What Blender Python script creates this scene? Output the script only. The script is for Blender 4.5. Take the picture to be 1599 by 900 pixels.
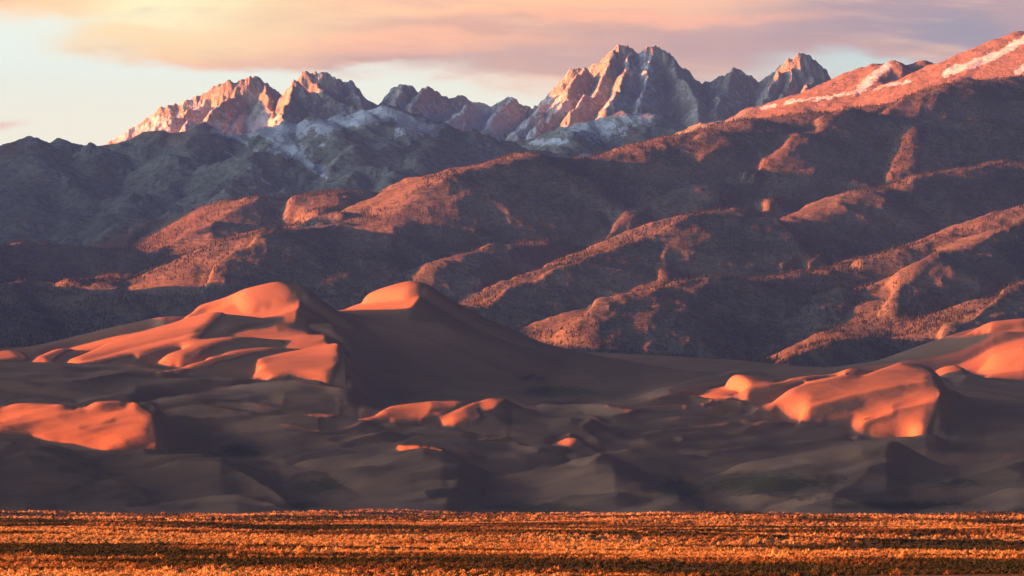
import bpy, math, numpy as np
for o in list(bpy.data.objects): bpy.data.objects.remove(o)
sc=bpy.context.scene
# ------------------------------------------------------------------ camera
F=6511.0; UC=799.5; V0=798.0; CAMZ=6.0        # long lens: focal length in photo pixels, eye level row
cd=bpy.data.cameras.new('camera'); cam=bpy.data.objects.new('camera',cd); sc.collection.objects.link(cam)
cam.location=(0,0,CAMZ); cam.rotation_euler=(math.radians(90),0,0)
cd.sensor_width=36; cd.lens=F/1599*36; cd.shift_y=(V0-450)/1599; cd.clip_start=1; cd.clip_end=120000
sc.camera=cam
# ------------------------------------------------------------------ light
SA=math.radians(-4)                            # the sun stands left of the view, this far beyond the picture plane
TE=0.07                                        # tangent of its elevation
sd=bpy.data.lights.new('sun','SUN'); sun=bpy.data.objects.new('sun',sd); sc.collection.objects.link(sun)
sd.energy=5.0; sd.angle=math.radians(.5); sd.color=(1.0,.215,.025)
from mathutils import Vector
sun.rotation_euler=Vector((-math.cos(SA),math.sin(SA),TE)).to_track_quat('Z','Y').to_euler()
sc.view_settings.view_transform='Standard'; sc.view_settings.look='None'; sc.view_settings.gamma=1
sc.view_settings.exposure=EXPO=2.78
w=bpy.data.worlds.new('World'); sc.world=w; w.use_nodes=True
NT=w.node_tree; NT.nodes.clear()
class G:                                       # tiny expression layer over shader nodes
    def __init__(s,t,sock): s.t=t; s.s=sock
    def _m(s,op,*a):
        n=s.t.nodes.new('ShaderNodeMath'); n.operation=op
        for i,x in enumerate((s,)+a):
            if isinstance(x,G): s.t.links.new(x.s,n.inputs[i])
            else: n.inputs[i].default_value=x
        return G(s.t,n.outputs[0])
    def __add__(s,o): return s._m('ADD',o)
    def __sub__(s,o): return s._m('SUBTRACT',o)
    def __mul__(s,o): return s._m('MULTIPLY',o)
    def __truediv__(s,o): return s._m('DIVIDE',o)
    def sq(s): return s*s
    def mx(s,o): return s._m('MAXIMUM',o)
    def mn(s,o): return s._m('MINIMUM',o)
    def step(s,a,b):
        n=s.t.nodes.new('ShaderNodeMapRange'); n.interpolation_type='SMOOTHSTEP'
        s.t.links.new(s.s,n.inputs[0])
        if a<b: n.inputs[1].default_value=a; n.inputs[2].default_value=b
        else: n.inputs[1].default_value=b; n.inputs[2].default_value=a; n.inputs[3].default_value=1; n.inputs[4].default_value=0
        return G(s.t,n.outputs[0])
def gmix(t,f,a,b,mode='MIX'):
    n=t.nodes.new('ShaderNodeMix'); n.data_type='RGBA'; n.blend_type=mode
    for k,x in ((0,f),(6,a),(7,b)):
        if isinstance(x,G): t.links.new(x.s,n.inputs[k])
        elif k==0: n.inputs[k].default_value=x
        else: n.inputs[k].default_value=(*x,1)
    return G(t,n.outputs[2])
def gxyz(t,x,y,z):
    n=t.nodes.new('ShaderNodeCombineXYZ')
    for i,v in enumerate((x,y,z)):
        if isinstance(v,G): t.links.new(v.s,n.inputs[i])
        else: n.inputs[i].default_value=v
    return G(t,n.outputs[0])
def gnoise(t,vec,scale,detail=4,rough=.5,dist=0):
    n=t.nodes.new('ShaderNodeTexNoise'); n.inputs['Scale'].default_value=scale; n.inputs['Detail'].default_value=detail
    n.inputs['Roughness'].default_value=rough; n.inputs['Distortion'].default_value=dist
    if vec is not None: t.links.new(vec.s,n.inputs['Vector'])
    return G(t,n.outputs['Fac'])
def srgb(r,g,b,k=1.0):
    f=lambda c:(c/255/12.92 if c<10 else ((c/255+.055)/1.055)**2.4)*k
    return (f(r),f(g),f(b))
def sky():
    t=NT; tc=t.nodes.new('ShaderNodeTexCoord'); sp=t.nodes.new('ShaderNodeSeparateXYZ'); t.links.new(tc.outputs['Generated'],sp.inputs[0])
    x,y,z=[G(t,o) for o in sp.outputs]
    yy=y.mx(.05); px=x/yy*(F/1000); pz=z/yy*(F/1000)             # direction in lens units: px -.8...8, pz 0...8
    nv=gxyz(t,px,pz*2.6,0)
    n1=gnoise(t,nv,1.6,5,.5)-.5; n2=gnoise(t,gxyz(t,px+7.,pz*4.,0),3.2,4,.5)-.5; n3=gnoise(t,gxyz(t,px+3.,pz*3.5,2.),9.,4,.55)-.5
    px2=px+n1*.35+n3*.09; pz2=pz+n1*.10+n2*.08+n3*.035
    def blob(u,v,ru,rv,soft=.7):
        du=(px2-(u-UC)/1000)/(ru/1000); dv=(pz2-(V0-v)/1000)/(rv/1000)
        r=(du.sq()+dv.sq())._m('SQRT'); return r.step(1+soft,1-soft)
    k=1.52/2**EXPO
    S=lambda r,g,b: srgb(r,g,b,k)
    col=gmix(t,px.step(-.2,.7),S(234,243,226),S(196,214,206))
    col=gmix(t,pz.step(.72,.60)*.6,col,S(252,238,206))            # warm towards the horizon
    cover=(pz2+px*.10).step(.67,.72).mx(blob(450,60,360,54,.2)).mx(blob(1000,90,480,45,.5)).mx(blob(1500,40,420,58,.45))
    cut=blob(30,130,190,75,.35); cover=cover*(cut*-1.+1.)
    cut2=blob(1330,110,150,16,.7); cover=cover*(cut2*-.95+1.)
    cut3=blob(560,140,180,10,.9); cover=cover*(cut3*-.8+1.)
    cl=gmix(t,px2.step(-.05,.65),S(255,188,142),S(214,168,150))
    cl=gmix(t,blob(230,40,300,60,.75),cl,S(255,222,160))
    cl=gmix(t,blob(245,20,80,28,.9)*.9,cl,S(255,246,190))
    cl=gmix(t,blob(860,8,300,20,.9)*.9,cl,S(255,214,150))
    cl=gmix(t,blob(660,6,150,10,.9)*.7,cl,S(255,196,150))
    cl=gmix(t,blob(1000,5,300,22,.8)*.8,cl,S(255,188,140))
    cl=gmix(t,blob(800,48,330,15,.6)*.6,cl,S(204,160,140))
    cl=gmix(t,blob(760,100,330,24,.6)*.85,cl,S(198,163,150))
    cl=gmix(t,blob(1150,70,260,22,.7)*.7,cl,S(178,150,146))
    cl=gmix(t,blob(1200,105,230,18,.7)*.7,cl,S(170,156,158))
    cl=gmix(t,blob(1450,30,330,50,.6)*.9,cl,S(164,146,150))
    cl=gmix(t,blob(1560,60,110,30,.7)*.8,cl,S(150,146,154))
    cl=gmix(t,blob(1000,28,230,10,.8)*.7,cl,S(255,178,138))
    cl=gmix(t,blob(560,70,120,14,.9)*.6,cl,S(255,182,140))
    cl=gmix(t,blob(330,110,230,12,.8)*.5,cl,S(250,196,160))
    cl=gmix(t,blob(780,138,120,12,.8)*.7,cl,S(253,206,165))
    st=gnoise(t,gxyz(t,px*.9+11.,pz*9.+px*.5,0),2.2,5,.55)-.5
    cl=gmix(t,st.step(.02,.16)*.4*px2.step(-.75,-.1),cl,S(196,158,148))
    cl=gmix(t,st.step(-.04,-.18)*.45,cl,S(255,205,160))
    cl=gmix(t,n2.step(-.12,.25)*.22,cl,S(255,200,160))
    cl=gmix(t,n3.step(.0,.3)*.25,cl,S(178,150,146))
    col=gmix(t,cover,col,cl)
    col=gmix(t,blob(30,182,45,8,.8)*.75,col,S(240,190,172))
    # the same cloudy brightness only towards the view; elsewhere the clear evening sky
    nk=t.nodes.new('ShaderNodeTexSky'); nk.sky_type='NISHITA'; nk.sun_disc=False
    nk.sun_elevation=math.atan(TE); nk.sun_rotation=-(math.pi/2-SA); nk.altitude=2400; nk.dust_density=1.0; nk.air_density=1.0; nk.ozone_density=2.0
    front=y.step(.80,.93)*z.step(.18,.13)
    m=t.nodes.new('ShaderNodeVectorMath'); m.operation='SCALE'; t.links.new(nk.outputs[0],m.inputs[0]); m.inputs['Scale'].default_value=SKYK
    dt=(x*-math.cos(SA)+y*math.sin(SA)).mx(0.); lobe=dt.sq()*dt.sq()*dt.sq()*(z.mx(0.)*-6.)._m('EXPONENT')*z.step(-.02,.02)
    gl=t.nodes.new('ShaderNodeVectorMath'); gl.operation='SCALE'; gl.inputs[0].default_value=(GLOW[0]*k,GLOW[1]*k,GLOW[2]*k); t.links.new(lobe.s,gl.inputs['Scale'])
    ad=t.nodes.new('ShaderNodeVectorMath'); ad.operation='ADD'; t.links.new(m.outputs[0],ad.inputs[0]); t.links.new(gl.outputs[0],ad.inputs[1]); m=ad
    tot=gmix(t,front,G(t,m.outputs[0]),col)
    bg=t.nodes.new('ShaderNodeBackground'); t.links.new(tot.s,bg.inputs[0]); bg.inputs[1].default_value=1
    out=t.nodes.new('ShaderNodeOutputWorld'); t.links.new(bg.outputs[0],out.inputs[0])
SKYK=.011; GLOW=(19.,22.,24.)
sky()
def vnoise(x,y,seed=0):
    xi=np.floor(x).astype(np.int64); yi=np.floor(y).astype(np.int64); fx=x-xi; fy=y-yi
    def g(i,j):
        h=(i*374761393+j*668265263+seed*974711)&0xffffffff
        h=((h^(h>>13))*1274126177)&0xffffffff; h=h^(h>>16)
        a=(h&0xffff)/65536.*6.2831853
        return a
    sx=fx*fx*fx*(fx*(fx*6-15)+10); sy=fy*fy*fy*(fy*(fy*6-15)+10)
    def d(i,j,px,py):
        a=g(i,j); return np.cos(a)*px+np.sin(a)*py
    a=d(xi,yi,fx,fy); b=d(xi+1,yi,fx-1,fy); c=d(xi,yi+1,fx,fy-1); e=d(xi+1,yi+1,fx-1,fy-1)
    return ((a*(1-sx)+b*sx)*(1-sy)+(c*(1-sx)+e*sx)*sy)*1.5
def fbm(x,y,o,seed=0,ridge=False,gain=.5):
    s=0;a=1;t=0;w=1.
    for k in range(o):
        n=vnoise(x,y,seed+k*17)
        if ridge:
            n=1-2*np.abs(n); 
            s=s+a*n*w; w=np.clip(n*.8+.4,0,1)
        else: s=s+a*n
        t+=a; a*=gain; x=x*2.03+11.3; y=y*2.03-7.1
    return s/t
def zof(v,y): return CAMZ+(V0-v)*y/F
def vof(z,y): return V0-(z-CAMZ)*F/y
def raster(poly,W=800,Hh=450,s=2.0,ox=-0.0):
    P=np.array(poly,float)/s
    x0,y0=np.maximum(np.floor(P.min(0)).astype(int)-1,0); x1=min(int(P[:,0].max())+2,W); y1=min(int(P[:,1].max())+2,Hh)
    out=np.zeros((Hh,W),np.float32)
    if x1<=x0 or y1<=y0: return out
    ss=3
    xs=(np.arange((x1-x0)*ss)+.5)/ss+x0; ys=(np.arange((y1-y0)*ss)+.5)/ss+y0
    X,Y=np.meshgrid(xs,ys); ins=np.zeros(X.shape,bool)
    n=len(P)
    for i in range(n):
        ax,ay=P[i]; bx,by=P[(i+1)%n]
        if ay==by: continue
        c=((ay>Y)!=(by>Y))&(X<(bx-ax)*(Y-ay)/(by-ay)+ax)
        ins^=c
    out[y0:y1,x0:x1]=ins.reshape(y1-y0,ss,x1-x0,ss).mean((1,3))
    return out
def blur(a,sx,sy=None):
    if sy is None: sy=sx
    for ax,s in ((1,sx),(0,sy)):
        if s<=0: continue
        r=int(3*s+1); k=np.exp(-.5*(np.arange(-r,r+1)/s)**2); k/=k.sum()
        pad=[(0,0),(0,0)]; pad[ax]=(r,r)
        b=np.pad(a,pad,mode='edge'); n=a.shape[ax]; o=np.zeros_like(a)
        for i,w in enumerate(k):
            o+=w*(b[i:i+n] if ax==0 else b[:,i:i+n])
        a=o
    return a
def sample(img,u,v,s=2.0):
    x=np.clip(u/s-.5,0,img.shape[1]-1.001); y=np.clip(v/s-.5,0,img.shape[0]-1.001)
    i=x.astype(int); j=y.astype(int); fx=x-i; fy=y-j
    return (img[j,i]*(1-fx)+img[j,i+1]*fx)*(1-fy)+(img[j+1,i]*(1-fx)+img[j+1,i+1]*fx)*fy
def hermite(xk,yk,x):
    """cubic interpolation down each column: xk (n), yk (n,m), x (k,m)"""
    xk=np.asarray(xk,float); n=len(xk)
    d=(yk[1:]-yk[:-1])/(xk[1:]-xk[:-1])[:,None]
    m=np.zeros_like(yk); m[0]=d[0]; m[-1]=d[-1]
    a,b=d[:-1],d[1:]; same=(a*b)>0
    m[1:-1]=np.where(same,2*a*b/np.where(same,a+b,1),0)
    i=np.clip(np.searchsorted(xk,x)-1,0,n-2); h=xk[i+1]-xk[i]; t=np.clip((x-xk[i])/h,0,1)
    g=lambda A,k: np.take_along_axis(A,k,axis=0)
    return (2*t**3-3*t**2+1)*g(yk,i)+(t**3-2*t**2+t)*h*g(m,i)+(-2*t**3+3*t**2)*g(yk,i+1)+(t**3-t**2)*h*g(m,i+1)
CAPV=560; DEP=1.0; LIM=17.; RAISE=8.

SECT=[
(3960,[(0,808.3)]),
(4060,[(0,795),(40,792),(90,806),(200,801),(300,793),(370,784),(430,795),(480,807),(600,800),(700,797),(715,808),(800,808),(900,804),(1000,806),(1060,800),(1090,797),(1140,808),(1200,801),(1300,790),(1350,799),(1400,809),(1599,806)]),
(4300,[(0,758),(90,752),(160,765),(240,785),(330,775),(400,778),(480,798),(560,780),(640,770),(690,778),(730,795),(820,795),(900,778),(960,770),(1020,782),(1060,779),(1100,795),(1200,785),(1290,773),(1360,787),(1420,800),(1500,795),(1599,780)]),
(4600,[(0,714),(60,707),(110,722),(160,742),(210,738),(280,722),(345,720),(390,742),(440,762),(500,745),(600,726),(690,722),(718,728),(760,760),(820,752),(880,728),(928,716),(960,722),(1010,752),(1070,768),(1150,738),(1230,720),(1320,716),(1385,712),(1420,726),(1500,745),(1599,733)]),
(4650,[(0,708),(60,703),(110,715),(160,730),(210,726),(280,718),(345,718),(390,735),(440,750),(500,735),(600,719),(690,717),(718,724),(760,750),(820,745),(880,722),(928,712),(960,718),(1010,742),(1070,755),(1150,720),(1230,702),(1320,697),(1390,698),(1440,712),(1500,730),(1599,718)]),
(4700,[(0,700),(60,700),(110,708),(160,718),(210,717),(280,714),(345,716),(390,728),(440,740),(500,724),(600,712),(690,712),(718,720),(760,742),(820,738),(880,717),(928,711),(960,717),(1010,745),(1070,765),(1150,750),(1320,745),(1500,770),(1599,765)]),
(4770,[(0,694),(60,697),(115,702),(180,696),(230,690),(250,690),(266,704),(300,716),(360,718),(420,715),(500,712),(580,711),(625,708),(662,700),(680,700),(700,706),(760,728),(820,732),(900,716),(950,720),(1000,745),(1060,770),(1150,765),(1330,770),(1500,790),(1599,790)]),
(4820,[(0,688),(60,693),(115,698),(180,688),(230,679),(250,679),(266,702),(300,716),(360,718),(420,715),(500,712),(580,711),(600,708),(625,698),(655,675),(685,682),(700,700),(760,722),(820,728),(900,728),(950,735),(1000,760),(1060,775),(1150,778),(1330,790),(1500,800),(1599,800)]),
(4900,[(0,672),(100,668),(200,660),(240,655),(252,668),(275,694),(330,708),(420,705),(500,705),(580,706),(625,706),(662,700),(700,704),(760,712),(820,714),(900,720),(950,735),(1000,745),(1060,752),(1150,758),(1330,770),(1500,780),(1599,780)]),
(4940,[(0,664),(100,652),(200,640),(240,640),(254,662),(280,692),(330,706),(420,702),(500,700),(600,700),(640,702),(662,698),(700,700),(760,702),(820,706),(900,708),(950,724),(1000,735),(1060,744),(1150,750),(1330,758),(1500,768),(1599,768)]),
(4980,[(0,655),(60,640),(100,632),(180,617),(240,636),(262,662),(300,684),(380,700),(450,697),(540,694),(600,694),(640,696),(668,694),(730,694),(800,700),(880,696),(940,710),(1000,722),(1060,732),(1150,738),(1330,745),(1500,752),(1599,752)]),
(5040,[(0,633),(30,628),(60,625),(90,627),(120,640),(200,644),(260,660),(330,680),(400,685),(470,680),(540,675),(600,678),(680,682),(760,684),(800,690),(880,695),(940,700),(1000,710),(1060,714),(1150,718),(1330,728),(1500,738),(1599,738)]),
(5110,[(0,635),(60,632),(120,642),(200,642),(260,654),(330,665),(400,672),(470,660),(540,656),(600,666),(680,668),(760,670),(800,682),(840,674),(890,664),(940,680),(1000,700),(1060,706),(1150,712),(1330,722),(1450,715),(1500,730),(1599,730)]),
(5180,[(0,634),(100,638),(200,638),(260,646),(330,648),(400,655),(470,642),(540,640),(600,655),(680,652),(760,655),(800,670),(840,662),(890,656),(930,672),(1000,685),(1060,694),(1150,705),(1240,708),(1330,710),(1400,706),(1445,698),(1480,708),(1530,715),(1599,715)]),
(5300,[(0,615),(100,618),(220,622),(300,622),(380,632),(470,633),(530,629),(560,648),(640,623),(702,608),(750,616),(790,618),(815,630),(840,640),(900,652),(940,660),(1000,668),(1080,672),(1150,676),(1240,680),(1330,682),(1400,682),(1440,680),(1462,672),(1482,690),(1540,695),(1599,690)]),
(5400,[(0,603),(100,604),(220,612),(300,614),(400,620),(480,618),(545,620),(590,642),(640,636),(700,628),(790,632),(840,642),(900,646),(940,652),(1000,645),(1080,640),(1150,645),(1240,656),(1330,658),(1400,654),(1450,645),(1466,640),(1486,665),(1540,675),(1599,672)]),
(5500,[(0,592),(100,590),(200,602),(300,604),(400,608),(500,596),(548,612),(590,640),(700,640),(800,645),(860,638),(930,638),(1000,620),(1070,612),(1130,612),(1170,618),(1200,612),(1300,600),(1400,592),(1466,600),(1490,640),(1540,655),(1599,655)]),
(5720,[(0,572),(100,571),(200,572),(300,570),(400,572),(480,570),(520,572),(532,580),(538,575),(580,610),(650,618),(720,622),(800,630),(870,632),(930,636),(1000,618),(1080,600),(1140,577),(1180,585),(1235,588),(1300,577),(1350,572),(1415,562),(1455,576),(1480,610),(1505,630),(1560,640),(1599,636)]),
(5850,[(0,566),(100,565),(200,562),(300,560),(400,558),(500,552),(529,549),(545,575),(600,600),(700,610),(800,618),(930,628),(1000,620),(1100,608),(1140,592),(1200,592),(1300,583),(1350,580),(1415,570),(1455,580),(1480,606),(1505,622),(1560,630),(1599,629)]),
(5950,[(0,562),(100,560),(200,553),(300,548),(400,543),(480,535),(528,524),(540,550),(600,585),(700,600),(800,612),(870,618),(930,620),(1000,620),(1100,615),(1200,605),(1300,592),(1380,588),(1440,590),(1480,605),(1545,618),(1599,620)]),
(6050,[(0,558),(60,560),(100,556),(200,543),(300,532),(400,520),(480,508),(510,510),(540,535),(600,575),(700,592),(860,612),(950,612),(1060,612),(1200,602),(1300,594),(1400,590),(1480,600),(1560,612),(1599,613)]),
(6180,[(0,553),(60,556),(120,545),(200,528),(300,510),(350,500),(400,496),(430,490),(480,496),(520,515),(560,545),(640,570),(740,590),(860,606),(950,605),(1060,606),(1200,600),(1300,594),(1400,590),(1480,598),(1560,606),(1599,606)]),
(6280,[(0,549),(60,552),(120,538),(200,514),(300,492),(350,480),(400,481),(462,464),(500,482),(560,515),(640,535),(740,560),(860,590),(950,600),(1200,597),(1400,590),(1500,602),(1599,604)]),
(6350,[(0,546),(45,548),(100,530),(200,500),(300,478),(360,456),(437,435),(468,446),(495,465),(530,490),(580,500),(640,500),(700,510),(760,530),(850,560),(900,575),(1000,590),(1100,592),(1200,592),(1300,588),(1400,588),(1500,598),(1550,600),(1599,600)]),
(6600,[(0,560),(100,548),(300,510),(437,490),(480,478),(522,466),(580,449),(637,431),(660,440),(700,465),(760,497),(850,534),(895,541),(950,558),(1050,575),(1150,585),(1240,590),(1300,585),(1400,582),(1455,580),(1490,590),(1599,600)]),
(6655,[(0,600),(300,570),(437,545),(522,520),(600,505),(637,500),(700,508),(760,528),(850,548),(895,553),(950,562),(1050,578),(1200,588),(1400,581),(1455,577),(1490,578),(1508,588),(1599,600)]),
(6750,[(0,620),(300,590),(437,575),(522,565),(637,560),(700,560),(800,562),(895,560),(1000,572),(1200,585),(1300,584),(1400,580),(1455,576),(1490,566),(1508,578),(1530,598),(1599,598)]),
(6880,[(0,620),(300,600),(522,590),(637,585),(800,575),(895,570),(1000,575),(1200,580),(1300,582),(1400,578),(1460,584),(1500,590),(1530,580),(1560,571),(1599,563)]),
(7020,[(0,620),(300,590),(522,550),(637,550),(800,560),(895,565),(1000,568),(1200,578),(1300,578),(1400,574),(1460,576),(1500,574),(1530,562),(1550,545),(1599,526)]),
(7200,[(0,620),(300,590),(522,560),(637,555),(800,556),(895,548),(950,552),(1050,556),(1150,563),(1240,572),(1300,575),(1370,566),(1440,538),(1500,517),(1550,499),(1599,497)]),
(7500,[(0,640),(637,600),(895,575),(1200,585),(1350,580),(1599,540)]),
(7900,[(0,790),(1599,790)]),
]
LIT=[
([(-6,630),(30,625),(60,622),(97,628),(120,632),(160,617),(187,615),(205,628),(241,636),(242,655),(246,675),(254,692),(240,697),(180,702),(130,701),(90,693),(55,681),(-6,681)],1.2),
([(556,651),(640,621),(700,606),(716,608),(737,619),(715,631),(690,646),(650,653),(615,657),(580,656)],1.2),
# (polygon, softness px)
([(200,504),(250,489),(300,476),(360,455),(437,433),(469,447),(467,464),(440,472),(400,480),(375,479),(355,473),(330,474),(280,488),(240,497)],.6),
([(45,562),(100,535),(112,531),(128,530),(100,546),(78,562)],1),
([(0,548),(15,545),(30,545),(45,555),(35,558),(0,562)],1),
([(97,564),(130,567),(165,560),(240,543),(300,533),(322,512),(350,484),(345,479),(320,481),(285,488),(240,503),(180,527),(140,545)],2),
([(200,556),(240,540),(310,526),(360,518),(420,511),(490,506),(440,512),(400,518),(340,534),(300,553),(285,556),(245,557),(250,550),(300,535),(265,540)],1),
([(300,560),(360,545),(420,532),(445,532),(400,547),(360,557),(330,562)],1.5),
([(238,581),(300,564),(360,551),(450,530),(520,519),(528,522),(500,525),(440,538),(360,557),(300,568),(258,582)],.7),
([(395,585),(402,560),(440,545),(490,532),(529,525),(531,562),(515,583),(490,583),(450,583),(420,588)],2),
([(467,642),(500,634),(530,629),(545,630),(525,635),(500,640)],1),
([(680,652),(720,638),(745,624),(780,617),(793,620),(780,634),(762,638),(745,636),(755,645),(740,654),(710,655)],1.2),
([(618,700),(640,682),(662,673),(694,672),(690,684),(668,692),(661,700),(659,714),(636,716),(622,708)],1),
([(1120,585),(1148,577),(1170,581),(1215,590),(1190,602),(1165,608),(1140,595)],1.5),
([(1040,625),(1066,619),(1120,608),(1200,598),(1240,588),(1300,578),(1350,568),(1335,577),(1280,584),(1200,608),(1160,619),(1130,613),(1090,616)],.8),
([(1158,634),(1190,620),(1260,592),(1320,580),(1345,582),(1380,570),(1415,561),(1440,569),(1458,580),(1462,597),(1470,612),(1460,640),(1450,665),(1445,682),(1430,687),(1420,672),(1380,668),(1330,658),(1270,657),(1243,655),(1255,640),(1220,628),(1222,625)],1.2),
([(1455,575),(1490,566),(1505,575),(1508,590),(1495,601),(1480,593)],.8),
([(1490,528),(1540,505),(1560,497),(1599,496),(1599,502),(1560,508)],1),
([(1505,572),(1530,562),(1550,540),(1599,527),(1599,561),(1560,568),(1530,572)],1),
([(1525,580),(1560,571),(1599,564),(1599,588),(1560,590),(1540,590)],1),
([(525,466),(540,458),(580,445),(637,429),(661,440),(645,460),(633,467),(600,466)],.6),
]
SLOPE=[ # (polygon, slope along +x, softness) inside shade
([(471,447),(530,470),(640,470),(662,440),(760,492),(900,545),(860,600),(870,632),(700,620),(640,640),(560,640),(515,595),(532,565),(530,522),(500,500)],-.42,4),
([(245,640),(262,700),(290,716),(400,722),(420,700),(330,665)],-.42,4),
([(659,708),(662,696),(690,684),(760,690),(830,705),(900,712),(850,740),(760,735),(720,728),(700,722)],-.35,3),
([(718,730),(790,745),(850,765),(800,800),(712,806),(692,792),(715,760)],-.35,4),
([(928,716),(1000,700),(1080,720),(1130,760),(1080,790),(1010,757)],-.3,4),
([(1476,600),(1520,590),(1599,600),(1599,760),(1500,790),(1350,775),(1300,772),(1350,725),(1400,703),(1450,680),(1470,640)],-.3,5),
([(750,640),(795,620),(830,632),(850,650),(800,660)],-.35,2),
([(920,655),(1060,617),(1150,612),(1160,625),(1060,640),(980,670),(940,672)],-.25,3),
([(1360,570),(1450,537),(1599,504),(1599,525),(1545,540),(1525,560),(1490,566),(1455,575),(1415,562)],-.28,3),
([(0,560),(60,562),(240,560),(100,590),(0,590)],-.2,4),
([(60,560),(120,535),(200,505),(300,482),(345,474),(370,482),(460,470),(500,500),(440,490),(400,500),(350,480),(300,485),(200,520),(100,562)],-.22,2),
([(0,590),(240,590),(180,615),(100,628),(0,625)],-.3,4),
([(130,722),(190,745),(260,735),(240,720),(190,712)],-.3,4),
([(345,722),(400,742),(480,803),(560,800),(480,760),(400,725)],-.3,4),
([(830,664),(860,680),(930,690),(910,702),(830,690)],-.3,5),
([(1030,780),(1130,806),(1180,800),(1110,770)],-.25,4),
]
LIGHT=[([(0,720),(60,708),(120,725),(180,748),(80,790),(0,780)],.12,8),
([(200,745),(280,722),(345,722),(390,745),(440,785),(300,790)],.12,6),
([(400,700),(640,690),(700,722),(712,740),(690,785),(600,800),(500,760),(420,740)],.12,8),
([(780,770),(900,722),(928,718),(1000,760),(1040,800),(850,800)],.12,8),
([(560,665),(800,645),(780,690),(680,680),(560,700),(400,690)],.12,8),
([(950,700),(1050,650),(1200,640),(1240,660),(1380,675),(1430,695),(1350,715),(1150,760)],.08,10),
([(1150,790),(1300,774),(1390,810),(1150,812)],.15,5),
([(850,655),(1100,597),(1140,600),(1000,632),(920,652)],.15,4),
([(260,690),(330,700),(450,650),(540,600),(480,600),(330,640)],.1,8)]
STROKE=[
([(0,657),(60,642),(110,633),(160,620)],1,.18,6),
([(0,640),(60,634),(100,634)],1,.15,5),
([(60,690),(110,680),(170,664),(235,650)],1,.10,6),
([(560,650),(640,625),(700,609)],1,.12,6),

([(1190,660),(1250,641),(1330,618),(1400,603),(1462,597)],1,.22,8),
([(1340,658),(1400,641),(1462,628)],1,.3,8),
([(1180,632),(1260,600),(1340,583)],1,.15,7),
([(0,668),(60,655),(140,640),(190,630)],1,.12,8),
([(130,565),(200,545),(300,522),(350,500)],-1,.15,12),
 # crest lines in the shade: +1 light above / dark below, -1 the other way; strength, width
([(0,592),(60,596),(130,592),(200,583),(260,577),(330,574)],1,.25,14),
([(215,627),(300,615),(380,604),(450,597),(500,595),(545,608)],-1,.28,12),
([(245,642),(300,630),(350,633),(420,628)],-1,.2,8),
([(330,682),(400,674),(480,661),(540,655),(600,665)],1,.25,12),
([(300,655),(380,648),(460,642),(540,645)],1,.2,8),
([(540,692),(600,674),(680,664),(760,662),(800,668)],1,.3,12),
([(430,716),(520,702),(600,690),(640,688)],-1,.2,12),
([(700,748),(780,742),(860,728),(925,715)],-1,.3,12),
([(760,802),(860,786),(930,772),(1000,770)],1,.25,12),
([(915,658),(1000,632),(1060,618),(1130,611),(1165,622)],1,.45,11),
([(780,640),(850,634),(900,632),(1000,634),(1080,620)],-1,.2,8),
([(830,690),(870,668),(900,664),(940,690),(980,700)],-1,.25,10),
([(1060,708),(1150,702),(1250,692),(1350,674)],1,.2,12),
([(1020,748),(1130,738),(1250,728),(1340,714)],1,.18,12),
([(1090,782),(1190,772),(1240,778)],-1,.2,8),
([(1190,797),(1240,781),(1300,772),(1350,786),(1400,810)],-1,.3,10),
([(1350,770),(1430,762),(1520,742),(1599,720)],1,.2,16),
([(1400,800),(1500,785),(1599,760)],-1,.25,14),
([(0,716),(60,707),(110,716),(150,732),(190,748)],-1,.35,12),
([(200,792),(280,784),(370,774),(420,785),(470,804)],-1,.3,10),
([(150,752),(210,740),(260,723),(345,721),(395,750),(480,803)],-1,.35,12),
([(0,772),(50,760),(120,762)],1,.25,12),
([(345,720),(360,722),(420,718),(500,735),(560,770)],1,.2,14),
([(440,745),(520,738),(600,722),(640,712)],1,.2,12),
([(480,475),(560,500),(640,560),(720,600)],1,.12,16),
([(560,500),(640,520),(740,560),(830,600)],-1,.12,14),
([(700,470),(780,520),(870,560)],1,.1,14),
([(895,541),(950,552),(1050,556),(1150,562),(1240,572)],-1,.12,6),
([(1480,600),(1540,640),(1599,665)],-1,.12,16),
([(1370,715),(1420,740),(1500,735)],1,.15,14),
([(60,560),(120,545),(200,520),(300,490),(350,482)],-1,.2,6),
]
def stroke_map():
    Yv,Xu=np.mgrid[0:450,0:800]*2.0+1.0; out=np.zeros((450,800),np.float32)
    for P,sg,a,wd in STROKE:
        P=np.array(P,float); best=np.full((450,800),1e9); sd=np.zeros((450,800)); 
        for k in range(len(P)-1):
            ax,ay=P[k]; dx,dy=P[k+1]-P[k]; l2=dx*dx+dy*dy
            tt=((Xu-ax)*dx+(Yv-ay)*dy)/l2; t=np.clip(tt,0,1); ex=Xu-ax-t*dx; ey=Yv-ay-t*dy
            d=np.hypot(ex,ey); cr=dx*(Yv-ay)-dy*(Xu-ax)
            end=((k==0)&(tt<0))|((k==len(P)-2)&(tt>1))
            b=d<best; best=np.where(b,d,best); sd=np.where(b,np.sign(cr)*np.where(end,np.exp(-d/wd),1),sd)
        out+=-sg*a*blur(sd.astype(np.float32),.7)*np.exp(-(best/wd))*2.2
    return out
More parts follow.
